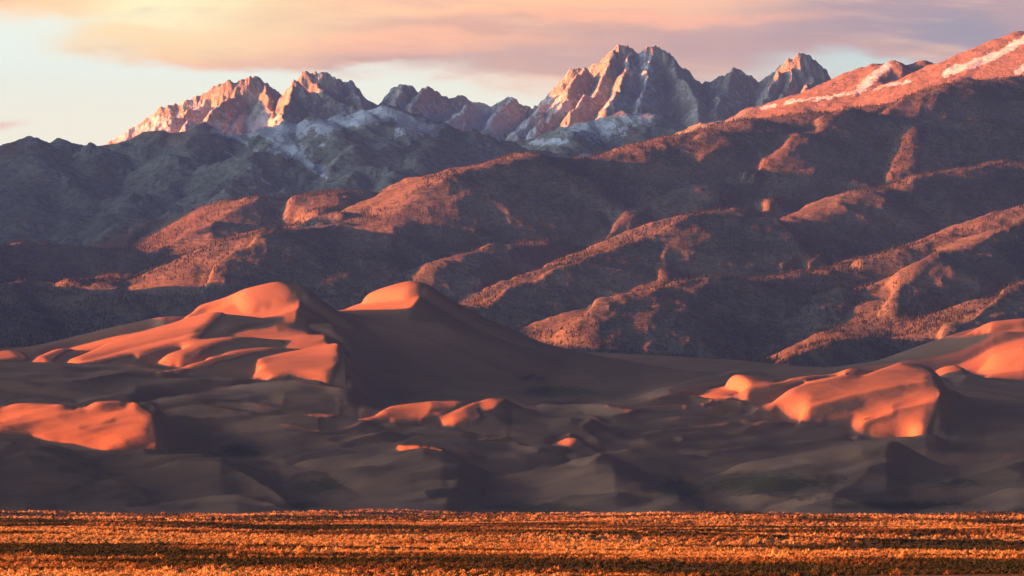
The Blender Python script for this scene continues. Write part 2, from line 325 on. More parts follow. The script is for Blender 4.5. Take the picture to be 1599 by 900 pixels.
def maps():
    T=stroke_map()
    Yv,Xu=np.mgrid[0:450,0:800]*2.0
    a=.22; p=Xu*math.cos(a)-Yv*math.sin(a); q=Xu*math.sin(a)+Yv*math.cos(a)
    T+=(fbm(p/170.,q/20.,3,71)*.6+fbm(p/60.,q/9.,2,75)*.05)*np.clip((Yv-560)/80,0,1)
    T+=fbm(p/90.,q/30.,2,81)*.06
    # sinuous knife-edged crests: slopes swing slowly up and flip at each crest
    ph=(Xu+1.5*(Yv-700))/270.+fbm(Xu/230.,Yv/70.,3,91)*1.5; fr=ph-np.floor(ph)
    ph2=(Xu+.6*(Yv-700))/120.+fbm(Xu/150.,Yv/40.,3,95)*1.6; fr2=ph2-np.floor(ph2)
    wv=np.clip((Yv-585)/40,0,1)
    T+=blur(((2*fr-1)*.36*np.clip(.6+fbm(Xu/200.,Yv/60.,2,97)*1.5,0,1.2)+(2*fr2-1)*.05*np.clip(.4+fbm(Xu/160.,Yv/50.,2,99)*2,0,1.2))*wv,.6)
    for P,s,b in LIGHT:
        m=blur(raster(P),b); T=T+2*s*m
    for P,s,b in SLOPE:
        m=blur(raster(P),b*.5); T=T*(1-.6*m)+s*.6*m
    M=np.zeros((3,450,800),np.float32); TL=np.zeros((450,800),np.float32)
    for P,b in LIT:
        r=raster(P); c=np.mean(P,axis=0)
        k=0 if (c[0]<260 and c[1]>622) or (600<c[0]<700 and c[1]>680) else (2 if (c[0]>1450 and c[1]<600) or P[0]==(525,466) else 1)
        M[k]=np.maximum(M[k],r)
        TL=np.maximum(TL,blur(r,b*.25))
    T=T*(1-TL)+(.28+T*.5)*TL
    return T,M
def rows(us,qs):
    U=us[None,:]+0*qs[:,None]; Y=qs[:,None]/(1+(U-UC)/F*math.tan(SA))
    return U,Y,(U-UC)*Y/F
def fit_relief(H0,us,qs,T,lit_of,capv,fade,q0,lim,up,NIT=24,soft=45.,verbose=False,cu=-620,cw=90,U1=-40,delta=False):
    """press a drawn terrain into shape: slopes along the sun's path follow T, and ground outside the
    drawn light patches is kept just under the shadow of what stands up-sun of it"""
    U,Y,X=rows(us,qs); S=X/math.cos(SA); dS=np.gradient(S,us,axis=1)
    du=us[1]-us[0]; dy=qs[1]-qs[0]; ny,nx=H0.shape
    infr=(U>U1)&(U<1640); Uc=np.clip(U,0,1598)
    iL=int(np.argmin(abs(us-U1)))
    capz=zof(capv,Y[:,iL])+S[:,iL]*TE
    def caster(H,CG):      # unseen ground added left of the frame, shaped to keep low ground in shade
        g=np.exp(-(np.maximum(np.abs(U-cu)-60,0)/cw)**2)*np.clip((U1-U)/200,0,1); need=(CG[:,None]-S*TE)
        k=np.clip((qs[:,None]-q0)/60,0,1)
        return H*(1-g*k)+np.maximum(need,H*.5)*g*k
    kr=(qs[1]-qs[0])/4.
    ku=2*np.pi*np.fft.fftfreq(2*nx,du)[None,:]
    kyy=2*np.pi*np.fft.fftfreq(2*ny,dy)[:,None]
    den=ku**2+ .02*kyy**2 + (1/soft)**2
    def vis(H):
        v=vof(H,Y); run=np.minimum.accumulate(v,axis=0)
        prev=np.vstack([np.full((1,nx),900.),run[:-1]])
        return v,np.clip((prev-v+1.5)/1.5,0,1)
    b=np.gradient(H0,axis=1)/np.gradient(S,axis=1)
    H=H0.copy()
    for it in range(6):
        v,w=vis(H)
        s=sample(T,Uc,v)
        s=s*w+b*(1-w)
        m=lit_of(Uc,v)*w
        if delta: s=np.where(m>.5,np.where(b>s,np.minimum(b,.5),s),np.minimum(b,.03)+s-b*(1-w))
        else:
            s=np.where((m<.3)&(b<s),b,s); s=np.where((m>.7)&(b>s),np.minimum(b,s+.03),s)
        r=(s-b)*dS*fade
        R=np.zeros((2*ny,2*nx)); R[:ny,:nx]=r; R[:ny,nx:]=-r[:,::-1]; R[ny:]=R[:ny][::-1]
        h=np.real(np.fft.ifft2(-1j*ku*np.fft.fft2(R)/den))[:ny,:nx]
        H=H*.4+(H0+np.clip(h,-4*lim,4*lim)*fade)*.6
    v,w=vis(H); m=(lit_of(Uc,v)*w*infr>.5)
    m=blur(m.astype(float),1.2,1.5)>.45
    Hb=H.copy(); G0=H+S*TE
    has=m.any(1); i0=np.argmax(m,axis=1)
    Ca=np.minimum(np.where(has,G0[np.arange(ny),i0]-.5,capz),capz)
    Cm=np.min([np.roll(Ca,k) for k in range(-10,11)],axis=0); CG=blur(Cm[:,None],0,4)[:,0]
    D=np.zeros_like(H)
    Gm=np.maximum(np.where(m,G0,-1e9),CG[:,None]); Rp=np.maximum.accumulate(Gm,axis=1)
    ign=m&(Rp-G0>up); m=m&~ign; ign=blur(ign.astype(float),2,2)>.2
    for it in range(NIT):
        G=G0+D
        Gm=np.where(m,G,-1e9); Gm=np.maximum(Gm,CG[:,None])
        Rl=np.maximum.accumulate(Gm,axis=1); Rp=np.hstack([Rl[:,:1],Rl[:,:-1]])
        d=np.where(m,np.maximum(0,Rp+.05-G),0)
        Sm=np.where(m,G,1e9); mn=np.minimum.accumulate(Sm[:,::-1],axis=1)[:,::-1]
        blk=np.clip(G-mn,0,30)*m
        d=d*.5-blk*.2
        d=np.where(~m&~ign&infr&(fade>.3),np.minimum(0,Rl-DEP-G),d)
        sg=(4,5) if it<NIT*.5 else ((2,2.5) if it<NIT*.8 else (1,1.2))
        D=np.clip(D+blur(d,*sg)*1.2,-lim,up)*fade
        if verbose and it%8==0: print(it,np.abs(d).mean())
    H=np.maximum(blur(Hb+D,.3,.45),-.3)
    return U,Y,X,caster(H,CG)
def build_dunes(us,qs,verbose=False):
    U,Y,X=rows(us,qs)
    vk=np.array([np.interp(us,[p[0] for p in P],[p[1] for p in P]) for _,P in SECT])
    vk=blur(vk,1.3,0); yk=[s[0] for s in SECT]
    Qm=qs[:,None]+0*U; H0=np.maximum(zof(hermite(yk,vk,Qm),Y),-.3)
    T,M=maps(); c=lambda a: np.clip(a,0,1)
    # transverse dunes: steep towards the viewer, gentle behind
    def saw(ph,f=.34):
        t=ph-np.floor(ph); return np.where(t<f,.5-.5*np.cos(np.pi*t/f),.5+.5*np.cos(np.pi*(t-f)/(1-f)))
    wrp=fbm(X/420,Y/520,3,811)*1.6; am=c(.55+fbm(X/330,Y/300,2,821)*1.3)
    tr=(saw((Qm-.45*X)/170+wrp)-.4)*8*am+(saw((Qm-.3*X)/62+wrp*1.7+fbm(X/120,Y/150,2,831)*.7)-.4)*.8*c(.5+fbm(X/200,Y/200,2,841)*1.5)
    v0=vof(H0,Y); lm=np.maximum(np.maximum(blur(M[0],7),blur(M[1],7)),blur(M[2],7)); tr=tr*(1-.85*c(sample(lm,np.clip(U,0,1598),v0)*2.2))
    H0=H0+tr*c((Qm-4020)/100)*c((6250-Qm)/300)*np.where((U>540)&(U<900)&(Qm>5500),.35,1.)*c((U+200)/100)
    def lit_of(u,v):       # which drawn light patches belong to which rows
        a=sample(M[0],u,v)*(Qm<5090)*(Qm>4795); b_=sample(M[1],u,v)*(Qm>5060)*(Qm<6450)*~((u>1020)&((Qm>5880)|(Qm<5300))); d_=sample(M[2],u,v)*(Qm>6450)
        return np.maximum(np.maximum(a,b_),d_)
    fade=c((Qm-3980)/120)*c((7500-Qm)/500)*c((U+160)/160)*c((1760-U)/160)
    capv=np.interp(qs,[4740,5000,6900,7030,7060,7300,9000],[560,470,470,460,372,372,372])
    return fit_relief(H0,us,qs,T,lit_of,capv,fade,3960,LIM,RAISE,verbose=verbose,delta=True)
def shade_mask(X,H):
    G=H+X/math.cos(SA)*TE; R=np.maximum.accumulate(G,axis=1); Rp=np.hstack([R[:,:1],R[:,:-1]])
    return G>=Rp-.02
# ---------------------------------------------------------------- rock country behind the dunes
def tents(U,Y,X,ridges,floor,rnd=30.):
    """ground as the upper hull of ridges that fall away on both sides"""
    H=floor.copy()
    for pts,q0,q1,sl,*opt in ridges:
        P=np.array(pts,float); n=len(P)
        # crest points: depth runs q0..q1 along the drawn line
        L=np.concatenate([[0],np.cumsum(np.hypot(np.diff(P[:,0]),np.diff(P[:,1])))]); L/=L[-1]
        q=q0+(q1-q0)*L
        y=q/(1+(P[:,0]-UC)/F*math.tan(SA)); x=(P[:,0]-UC)*y/F; z=zof(P[:,1],y)
        R=(z.max()+200)/sl
        for i in range(n-1):
            ax,ay,az,bx,by,bz=x[i],y[i],z[i],x[i+1],y[i+1],z[i+1]
            ulo=min(P[i,0],P[i+1,0])-R*F/min(ay,by)*1.1; uhi=max(P[i,0],P[i+1,0])+R*F/min(ay,by)*1.1
            us=U[0]; j0,j1=np.searchsorted(us,[ulo,uhi])
            if j1<=j0: continue
            ylo,yhi=min(ay,by)-R,max(ay,by)+R
            rows_=np.where((Y[:,j0:j1].max(1)>ylo)&(Y[:,j0:j1].min(1)<yhi))[0]
            if len(rows_)==0: continue
            r0,r1=rows_[0],rows_[-1]+1
            xx=X[r0:r1,j0:j1]; yy=Y[r0:r1,j0:j1]
            dx,dy_=bx-ax,by-ay; l2=dx*dx+dy_*dy_+1e-6
            t=np.clip(((xx-ax)*dx+(yy-ay)*dy_)/l2,0,1)
            d=np.hypot(xx-ax-t*dx,yy-ay-t*dy_)
            h=az+(bz-az)*t-sl*(np.sqrt(d*d+rnd*rnd)-rnd)
            H[r0:r1,j0:j1]=np.maximum(H[r0:r1,j0:j1],h)
    return H
FOOT=[ # drawn crest lines (pixel u, v), depth from .. to, side slope
([(1950,0),(1760,60),(1599,112),(1540,112),(1480,118),(1445,133),(1400,145),(1340,152),(1280,158),(1230,163),(1180,170),(1130,179),(1066,192),(1000,210),(940,228),(880,233),(820,224),(760,238),(700,250),(655,272),(610,300),(570,322),(545,338)],12600,10900,.55),
([(545,338),(500,341),(440,341),(390,350),(360,375),(330,400),(300,440),(270,500),(250,560)],10900,9600,.5),
([(1342,152),(1290,184),(1235,225),(1190,250),(1100,278),(1050,298),(990,326),(920,356),(850,374),(770,387),(720,395),(690,408),(645,432),(600,470),(560,520)],12200,9700,.5),
([(1470,120),(1450,170),(1430,215),(1425,255),(1400,284)],12200,11000,.5),
([(1760,270),(1600,240),(1500,250),(1430,265),(1395,282),(1350,280),(1305,300),(1250,325),(1200,328),(1150,313),(1110,309),(1066,320),(1000,350),(940,375),(880,400),(800,425),(740,460),(690,505),(650,560)],11500,9300,.5),
([(1230,225),(1210,270),(1190,310),(1150,313)],11900,10800,.5),
([(1110,309),(1060,350),(1030,390),(1010,440)],10700,9600,.5),
([(1200,328),(1220,370),(1245,400),(1262,408)],10800,9700,.5),
([(1780,250),(1599,308),(1560,318),(1500,348),(1450,363),(1400,373),(1340,393),(1300,400),(1262,407),(1200,418),(1130,420),(1080,430),(1000,440),(930,460),(880,485),(830,510),(770,560)],10300,8700,.48),
([(1130,420),(1080,450),(1030,490),(980,530),(950,570)],9500,8500,.48),
([(1650,330),(1560,360),(1500,380),(1440,400),(1400,435),(1370,466),(1330,488),(1300,510)],9900,8700,.5),
([(1430,405),(1410,450),(1400,500),(1390,540)],9600,8700,.5),
([(1700,410),(1599,435),(1560,443),(1530,462),(1490,482),(1450,494),(1425,510),(1400,530)],9200,8400,.5),
([(1430,505),(1390,512),(1350,515),(1300,526),(1250,538),(1220,548),(1200,572)],8600,8100,.5),
# left
([(640,262),(600,287),(540,283),(500,292),(455,296),(430,303),(385,288),(350,312),(320,330),(270,356),(235,380),(160,384),(100,371),(60,368),(0,371),(-120,360),(-300,340)],12400,11500,.5),
([(540,283),(520,310),(490,338)],12400,11600,.5),
([(430,345),(390,360),(330,380),(310,402),(260,413),(200,412),(140,418),(80,440),(40,430),(0,441),(-150,430),(-300,400)],10800,10000,.5),
([(390,360),(370,395),(345,430),(320,470),(300,520)],10700,9600,.5),
([(140,418),(180,450),(220,500),(240,560)],10300,9300,.5),
([(0,441),(30,480),(60,530),(70,600)],10200,9200,.5),
([(655,272),(640,310),(600,345),(570,400),(540,450)],11200,9900,.5),
([(820,226),(800,270),(760,320),(740,350),(720,390)],11800,10500,.5),
([(1000,210),(985,250),(960,290),(950,340)],12000,10900,.5),
([(1130,179),(1110,215),(1090,240),(1085,275)],12100,11200,.5),
([(1599,112),(1590,180),(1560,240)],12500,11300,.5),
]
FLIT=[
([(570,318),(600,299),(650,268),(690,249),(712,250),(700,262),(680,275),(650,295),(615,318),(595,323)],1),
([(700,252),(760,237),(820,224),(850,226),(820,234),(760,247),(715,256)],1),
([(870,235),(900,230),(1066,190),(1160,174),(1180,180),(1130,215),(1080,240),(1060,215),(1000,225)],3),
([(1180,170),(1300,154),(1440,130),(1480,118),(1470,150),(1450,165),(1340,165),(1240,185)],3),
([(640,432),(690,405),(720,393),(770,385),(850,372),(920,354),(990,324),(1050,296),(1100,276),(1180,249),(1220,225),(1290,182),(1345,154),(1330,172),(1290,197),(1235,238),(1190,265),(1110,290),(1060,310),(1000,337),(930,367),(860,385),(775,398),(725,407),(690,424),(650,442)],1.5),
([(1190,290),(1200,250),(1260,215),(1290,235),(1270,290),(1230,315),(1180,318)],4),
([(1380,275),(1400,240),(1430,200),(1440,230),(1430,262),(1410,285)],3),
([(710,480),(740,460),(800,424),(880,400),(940,375),(1000,350),(1066,320),(1110,308),(1150,312),(1180,325),(1150,345),(1080,350),(1050,370),(1000,372),(900,407),(830,432),(760,467),(725,480)],2),
([(1020,430),(1040,380),(1090,335),(1140,340),(1130,380),(1060,400),(1040,435)],4),
([(1180,400),(1170,360),(1200,335),(1240,375),(1255,402),(1220,412)],3),
([(820,512),(880,485),(930,460),(1000,440),(1080,429),(1120,421),(1155,420),(1120,442),(1080,457),(1040,482),(1000,517),(960,542),(920,545),(890,537),(860,520)],2),
([(1250,408),(1300,400),(1340,392),(1400,372),(1450,362),(1500,346),(1560,316),(1605,306),(1605,345),(1560,365),(1520,385),(1480,395),(1440,412),(1400,432),(1360,442),(1330,420),(1290,414)],2),
([(1310,493),(1340,480),(1370,465),(1390,440),(1430,403),(1460,395),(1440,425),(1410,450),(1400,500),(1380,495),(1330,498)],2),
([(1205,565),(1220,545),(1260,536),(1300,524),(1350,512),(1380,512),(1350,522),(1290,537),(1240,552),(1215,570)],1),
([(1430,505),(1450,493),(1500,480),(1540,458),(1575,438),(1605,433),(1605,445),(1560,467),(1530,490),(1490,515),(1470,525),(1450,505)],2),
([(230,380),(270,355),(330,325),(385,287),(410,295),(360,316),(335,337),(325,370),(300,374),(270,375),(240,386)],2),
([(435,338),(450,310),(490,290),(540,282),(575,288),(530,302),(540,330),(500,340),(450,342)],2),
([(310,447),(315,400),(340,385),(370,360),(400,345),(422,370),(415,400),(380,437),(340,452)],3),
([(70,442),(100,430),(140,416),(200,412),(260,414),(138,428),(110,439),(80,445)],1),
([(0,442),(25,430),(50,427),(30,440),(0,448)],1),
([(0,369),(60,368),(100,369),(130,376),(100,376),(50,374),(0,375)],1),
]
def build_foothills(us,qs,verbose=False):
    U,Y,X=rows(us,qs)
    wx=fbm(X/900,Y/900,3,5)*160; wy=fbm(X/900,Y/900,3,9)*200
    wx=wx+fbm(X/160,Y/160,3,15)*34; wy=wy+fbm(X/160,Y/160,3,19)*34
    Qm=qs[:,None]+0*U
    floor=zof(np.interp(Qm,[7600,8200,9500,12000],[640,600,560,520]),Y)-40
    H0=tents(U,Y,X,FOOT,floor,40.)
    Hw=tents(U,Y,X+0,[],floor) if 0 else H0
    # warp sideways so flanks crumple while the crests stay close to where they were drawn
    ri=fbm(X/420+wx/300,Y/420+wy/300,5,31,True)
    H0=H0+ (ri-.35)*15
    c=lambda a: np.clip(a,0,1)
    T=np.full((450,800),-.16,np.float32); M=np.zeros((450,800),np.float32)
    for P,b in FLIT:
        r=blur(raster(P),b*.5); M=np.maximum(M,r); T=T*(1-r)+.16*r
    brk=fbm(np.arange(800)[None]/14+0*np.arange(450)[:,None],np.arange(450)[:,None]/9+0*np.arange(800)[None],3,77)
    M=np.clip(M+np.where((M>.02)&(M<.98),brk*.8,brk*.35),0,1)*(M>.02)
    lit_of=lambda u,v: sample(M,u,v)
    fade=c((Qm-7900)/200)*c((12900-Qm)/400)*c((U+160)/160)*c((1760-U)/160)
    capv=np.interp(qs,[7500,8200,9500,11000,12000,13000],[420,420,350,290,230,150])
    U,Y,X,H=fit_relief(H0,us,qs,T,lit_of,capv,fade,8000,26.,26.,NIT=20,soft=40.,verbose=verbose)
    H=H+(fbm(X/150+wx/120,Y/190+wy/120,4,45,True)-.4)*5+fbm(X/60,Y/60,3,51,True)*1.8
    return U,Y,X,H
RANGE=[
([(-500,330),(-300,290),(-100,262),(0,228),(45,214),(80,224),(100,221),(150,232),(200,222),(260,210),(310,202),(340,204),(400,199),(450,194),(500,186),(540,174),(575,166),(600,163),(640,181),(690,200),(740,212),(790,224),(830,232),(880,240),(960,250)],15200,15400,.55),
([(590,168),(560,200),(510,230),(480,260),(470,290),(400,320)],15300,14000,.5),
([(450,194),(430,215),(400,235),(380,270),(350,300)],15200,14100,.5),
([(310,202),(290,240),(250,280),(200,330),(180,370)],15200,13800,.5),
([(690,200),(660,235),(640,262),(600,290)],15300,14200,.5),
([(45,214),(60,260),(40,320),(20,370)],15100,13800,.5),
([(150,232),(140,270),(110,320),(100,370)],15100,13900,.5),
([(500,186),(540,220),(560,250),(555,280)],15200,14300,.5),
([(820,232),(860,210),(885,192),(925,186),(970,177),(1010,183),(1050,196),(1100,215),(1200,240)],16300,16300,.55),
([(925,186),(905,205),(880,225),(870,245)],16300,15600,.5),
([(1030,240),(1130,185),(1180,170),(1250,150),(1300,130),(1350,108),(1375,101),(1395,98),(1410,102),(1440,96),(1455,101),(1470,108),(1500,120),(1600,150)],14600,14600,.5),
([(1120,215),(1180,180),(1260,158),(1340,142),(1400,125),(1470,98),(1520,78),(1560,62),(1599,48),(1700,10),(1900,-40)],14000,14000,.5),
([(1390,99),(1372,122),(1350,140),(1340,160)],14500,14100,.5),
([(1560,62),(1530,95),(1500,120),(1480,140)],14000,13500,.5),
]
RSEED=3
def build_range(us,qs,verbose=False):
    U,Y,X=rows(us,qs)
    floor=zof(420+0*U,Y)-100
    H=tents(U,Y,X,RANGE,floor,35.)
    wx=fbm(X/800,Y/800,3,5)*1.2
    sm=1-.7*np.clip((U-1080)/120,0,1)
    H=H+(fbm(X/520+wx,Y/520-wx,6,131,True)-.48)*46*sm
    H=H+(fbm(X/220+wx,Y/260,4,141,True)-.5)*20*sm+fbm(X/90,Y/90,3,151,True)*5
    # unseen rise added off to the left, shaped to shade the near slopes
    Qm=qs[:,None]+0*U
    S=X/math.cos(SA)
    iL=int(np.argmin(abs(us+40)))
    CG=zof(np.interp(qs,[13000,14200,14700,15000,15600,16200,17000],[60,140,125,112,112,100,100]),Y[:,iL])+S[:,iL]*TE
    if True:
        g=np.exp(-(np.maximum(np.abs(U+620)-60,0)/90)**2)*np.clip((-40-U)/200,0,1)
        k=np.clip((qs[:,None]-13300)/200,0,1)
        H=H*(1-g*k)+np.maximum(CG[:,None]-S*TE,H*.5)*g*k
    return U,Y,X,H
PEAK=[
([(345,137),(360,126),(378,124),(405,127),(430,139)],19450,19450,1.6),
([(955,82),(968,73),(985,79)],19750,19750,1.8),
([(1005,80),(1020,75),(1038,82),(1050,92)],19750,19750,1.8),
([(476,119),(486,115),(502,116),(522,126)],19700,19700,1.7),
([(-400,420),(-200,330),(0,280),(100,245),(152,231),(175,215),(205,197),(240,178),(275,157),(290,151),(330,145),(345,136),(358,128),(378,124),(400,125),(420,132),(447,147),(455,150)],19500,19500,1.1),
([(455,150),(462,131),(468,133),(490,148),(540,164),(590,180)],19300,19200,1.1),
([(462,131),(450,160),(440,185),(432,200)],19300,18900,1.1),
([(468,133),(474,120),(485,115),(500,115),(520,124),(545,130),(560,140),(575,152),(590,160),(600,154),(615,138),(630,134),(645,138),(655,150)],19800,19800,1.1),
([(650,150),(660,139),(670,134),(685,144),(700,155),(725,156),(745,163),(770,160),(800,157),(820,168),(830,170),(850,160),(862,153),(868,140),(872,138),(877,130),(884,128),(890,118),(900,110),(915,102),(935,97),(942,102),(947,92),(955,80),(968,73),(985,78),(998,84),(1008,78),(1020,75),(1035,80),(1048,88),(1055,100),(1070,106),(1085,125),(1100,132),(1115,124),(1130,116),(1148,108),(1160,114),(1175,120),(1190,124),(1200,115),(1212,108),(1220,97),(1232,86),(1248,82),(1265,88),(1278,100),(1285,112),(1291,125),(1298,150),(1310,180),(1400,250)],19800,19800,1.2),
([(968,73),(952,95),(940,120),(925,140),(905,160),(890,180)],19800,19100,1.3),
([(915,102),(895,125),(880,150),(868,165),(850,185),(835,200)],19700,19100,1.3),
([(1020,75),(1015,100),(1010,130),(1000,160),(990,185)],19800,19000,1.3),
([(1048,88),(1065,120),(1085,150),(1090,180)],19800,19100,1.3),
([(985,78),(975,110),(965,140),(945,170)],19800,19000,1.3),
([(1232,86),(1222,110),(1205,135),(1192,160)],19800,19300,1.4),
([(1222,100),(1232,86),(1248,81),(1266,87),(1279,99),(1287,112)],19650,19650,2.2),
([(1248,82),(1240,110),(1228,140),(1218,160)],19800,19300,1.4),
([(1265,88),(1270,115),(1262,140)],19800,19400,1.4),
([(1148,108),(1140,130),(1125,150),(1110,175)],19800,19200,1.2),
([(378,124),(365,150),(345,165),(320,180),(290,200)],19500,19000,1.1),
([(330,145),(310,160),(280,180),(240,205)],19500,19100,1.1),
([(410,128),(420,155),(430,185)],19500,19100,1.1),
([(485,115),(500,140),(515,160)],19800,19400,1.1),
([(545,130),(555,150),(560,170)],19800,19400,1.1),
([(630,134),(620,155),(610,170)],19800,19400,1.1),
([(670,134),(650,155),(640,175)],19800,19400,1.1),
([(745,163),(725,175),(700,195)],19700,19200,1.0),
([(800,157),(780,175),(765,200),(750,215)],19800,19200,1.0),
([(850,160),(835,180),(800,210)],19700,19100,1.0),
]
def build_peaks(us,qs,verbose=False):
    U,Y,X=rows(us,qs)
    wx=fbm(X/500,Y/500,4,205)*60; wy=fbm(X/500,Y/500,4,209)*60
    floor=zof(330+0*U,Y)
    H=tents(U,Y,X+wx*.5,PEAK,floor,6.)
    r=fbm(X/240+wx/200,Y/300+wy/200,6,231,True,gain=.55)
    H=H+(r-.45)*46
    r2=fbm(X/60+wx/60,Y/110,4,261,True,gain=.6)
    H=H+(r2-.4)*16+(fbm(X/22,Y/40,3,291,True)-.4)*5
    return U,Y,X,H
# ------------------------------------------------------------------ meshes and materials
col=sc.collection
def link(name,me,kind=None,label=None,cat=None,group=None,parent=None):
    o=bpy.data.objects.new(name,me); col.objects.link(o)
    for k,v in (('kind',kind),('label',label),('category',cat),('group',group)):
        if v: o[k]=v
    if parent: o.parent=parent
    return o
def mesh_from(name,co,quads=None,tris=None,mat=None,smooth=True):
    me=bpy.data.meshes.new(name)
    me.vertices.add(len(co)); me.vertices.foreach_set('co',np.ascontiguousarray(co,np.float32).ravel())
    n4=0 if quads is None else len(quads); n3=0 if tris is None else len(tris)
    li=[]; 
    if n4: li.append(np.asarray(quads).ravel())
    if n3: li.append(np.asarray(tris).ravel())
    li=np.concatenate(li).astype(np.int32); me.loops.add(len(li)); me.loops.foreach_set('vertex_index',li)
    me.polygons.add(n4+n3)
    st=np.concatenate([np.arange(n4)*4,n4*4+np.arange(n3)*3]).astype(np.int32)
    me.polygons.foreach_set('loop_start',st)
    me.update(calc_edges=True)
    me.polygons.foreach_set('use_smooth',np.full(n4+n3,smooth))
    if mat: me.materials.append(mat)
    me.update(); return me
def grid_mesh(name,X,Y,H,mat):
    ny,nx=H.shape; co=np.stack([X,Y,H],-1).reshape(-1,3)
    i=np.arange(ny-1)[:,None]*nx+np.arange(nx-1)[None]
    q=np.stack([i,i+1,i+1+nx,i+nx],-1).reshape(-1,4)
    return mesh_from(name,co,quads=q,mat=mat)
def vattr(me,name,a):
    at=me.attributes.new(name,'FLOAT','POINT'); at.data.foreach_set('value',np.ascontiguousarray(a,np.float32).ravel())
def new_mat(name):
    m=bpy.data.materials.new(name); m.use_nodes=True; t=m.node_tree; t.nodes.clear()
    o=t.nodes.new('ShaderNodeOutputMaterial'); b=t.nodes.new('ShaderNodeBsdfPrincipled'); t.links.new(b.outputs[0],o.inputs[0])
    b.inputs['Roughness'].default_value=.95; b.inputs['Specular IOR Level'].default_value=.1
    g=t.nodes.new('ShaderNodeNewGeometry')
    return m,t,b,G(t,g.outputs['Position']),G(t,g.outputs['Normal'])
def setc(t,b,c): t.links.new(c.s,b.inputs['Base Color'])
def bump(t,b,h,dist,strength=1.):
    n=t.nodes.new('ShaderNodeBump'); n.inputs['Distance'].default_value=dist; n.inputs['Strength'].default_value=strength
    t.links.new(h.s,n.inputs['Height']); t.links.new(n.outputs[0],b.inputs['Normal'])
def vscale(t,p,x,y,z):
    n=t.nodes.new('ShaderNodeVectorMath'); n.operation='MULTIPLY'; t.links.new(p.s,n.inputs[0]); n.inputs[1].default_value=(x,y,z); return G(t,n.outputs[0])
def sep(t,p):
    n=t.nodes.new('ShaderNodeSeparateXYZ'); t.links.new(p.s,n.inputs[0]); return [G(t,o) for o in n.outputs]
def getattr_(t,name):
    n=t.nodes.new('ShaderNodeAttribute'); n.attribute_name=name; return G(t,n.outputs['Fac'])
def mat_sand():
    m,t,b,p,n=new_mat('dune_sand')
    c=gmix(t,gnoise(t,p,.006,4).step(.35,.65),(.37,.185,.10),(.315,.165,.092))
    dark=gnoise(t,vscale(t,p,.01,.02,.03),1.,5,.6)
    c=gmix(t,dark.step(.56,.72)*.45,c,(.175,.105,.075))
    gr=getattr_(t,'grass'); sp=gnoise(t,p,.09,5,.65)
    c=gmix(t,(gr+sp*.9-.5).step(.3,.7)*.9,c,(.10,.075,.025))
    setc(t,b,c)
    bump(t,b,gnoise(t,vscale(t,p,.02,.05,.05),1.,5,.55)+gnoise(t,p,.12,4,.6)*.12,5.0,.4)
    return m
def mat_hill():
    m,t,b,p,n=new_mat('hill_scrub')
    nx,ny,nz=sep(t,n)
    a=gnoise(t,p,.012,5,.6); f=gnoise(t,p,.07,5,.7); g=gnoise(t,p,.0025,3)
    c=gmix(t,a.step(.35,.68),(.16,.135,.105),(.26,.195,.13))
    c=gmix(t,f.step(.42,.62)*.75,c,(.065,.07,.055))
    c=gmix(t,g.step(.45,.62)*.4,c,(.20,.13,.085))
    rock=getattr_(t,'rock')
    c=gmix(t,(rock+f-.5).step(.55,.8)*.9,c,(.23,.165,.11))
    c=gmix(t,getattr_(t,'bare')*(f.step(.62,.35)),c,(.23,.165,.09))
    setc(t,b,c)
    bump(t,b,f*.5+gnoise(t,p,.2,4,.7)*.25,14.,.8)
    return m
def mat_range():
    m,t,b,p,n=new_mat('alpine_slope')
    nx,ny,nz=sep(t,n); px,py,pz=sep(t,p)
    a=gnoise(t,p,.006,5,.6); f=gnoise(t,p,.04,6,.7)
    c=gmix(t,a.step(.35,.68),(.30,.31,.24),(.42,.42,.33))
    c=gmix(t,f.step(.45,.6)*.6,c,(.13,.155,.12))
    c=gmix(t,getattr_(t,'bare'),c,(.30,.19,.12))
    st=gnoise(t,vscale(t,p,.03,.012,.008),1.,6,.75)
    s=getattr_(t,'snow')*1.25+(st-.5)*2.0+(f-.5)*1.2
    c=gmix(t,s.step(.60,.68),c,(.72,.76,.82))
    setc(t,b,c); bump(t,b,f+a*1.5,22.,.7)
    return m
def mat_peak():
    m,t,b,p,n=new_mat('granite_peak')
    nx,ny,nz=sep(t,n); px,py,pz=sep(t,p)
    a=gnoise(t,p,.01,5,.65); f=gnoise(t,vscale(t,p,.05,.05,.02),1.,6,.7)
    c=gmix(t,a.step(.35,.65),(.43,.385,.28),(.56,.51,.38))
    c=gmix(t,f.step(.5,.7)*.6,c,(.22,.18,.155))
    s=nz*.9+(f-.5)*2.0+(gnoise(t,vscale(t,p,.02,.02,.008),1.,6,.75)-.5)*2.6+getattr_(t,'snow')*1.3
    c=gmix(t,s.step(.68,.80),c,(.80,.80,.82))
    setc(t,b,c); bump(t,b,f+a,25.,.9)
    return m
def mat_ground():
    m,t,b,p,n=new_mat('prairie_ground')
    band=gnoise(t,vscale(t,p,.004,.006,0),1.,5,.6); f=gnoise(t,p,.7,4,.6)
    c=gmix(t,band.step(.4,.6),(.14,.08,.04),(.24,.14,.06))
    c=gmix(t,f.step(.45,.6)*.5,c,(.08,.062,.035))
    setc(t,b,c); bump(t,b,f,.4,.8)
    return m
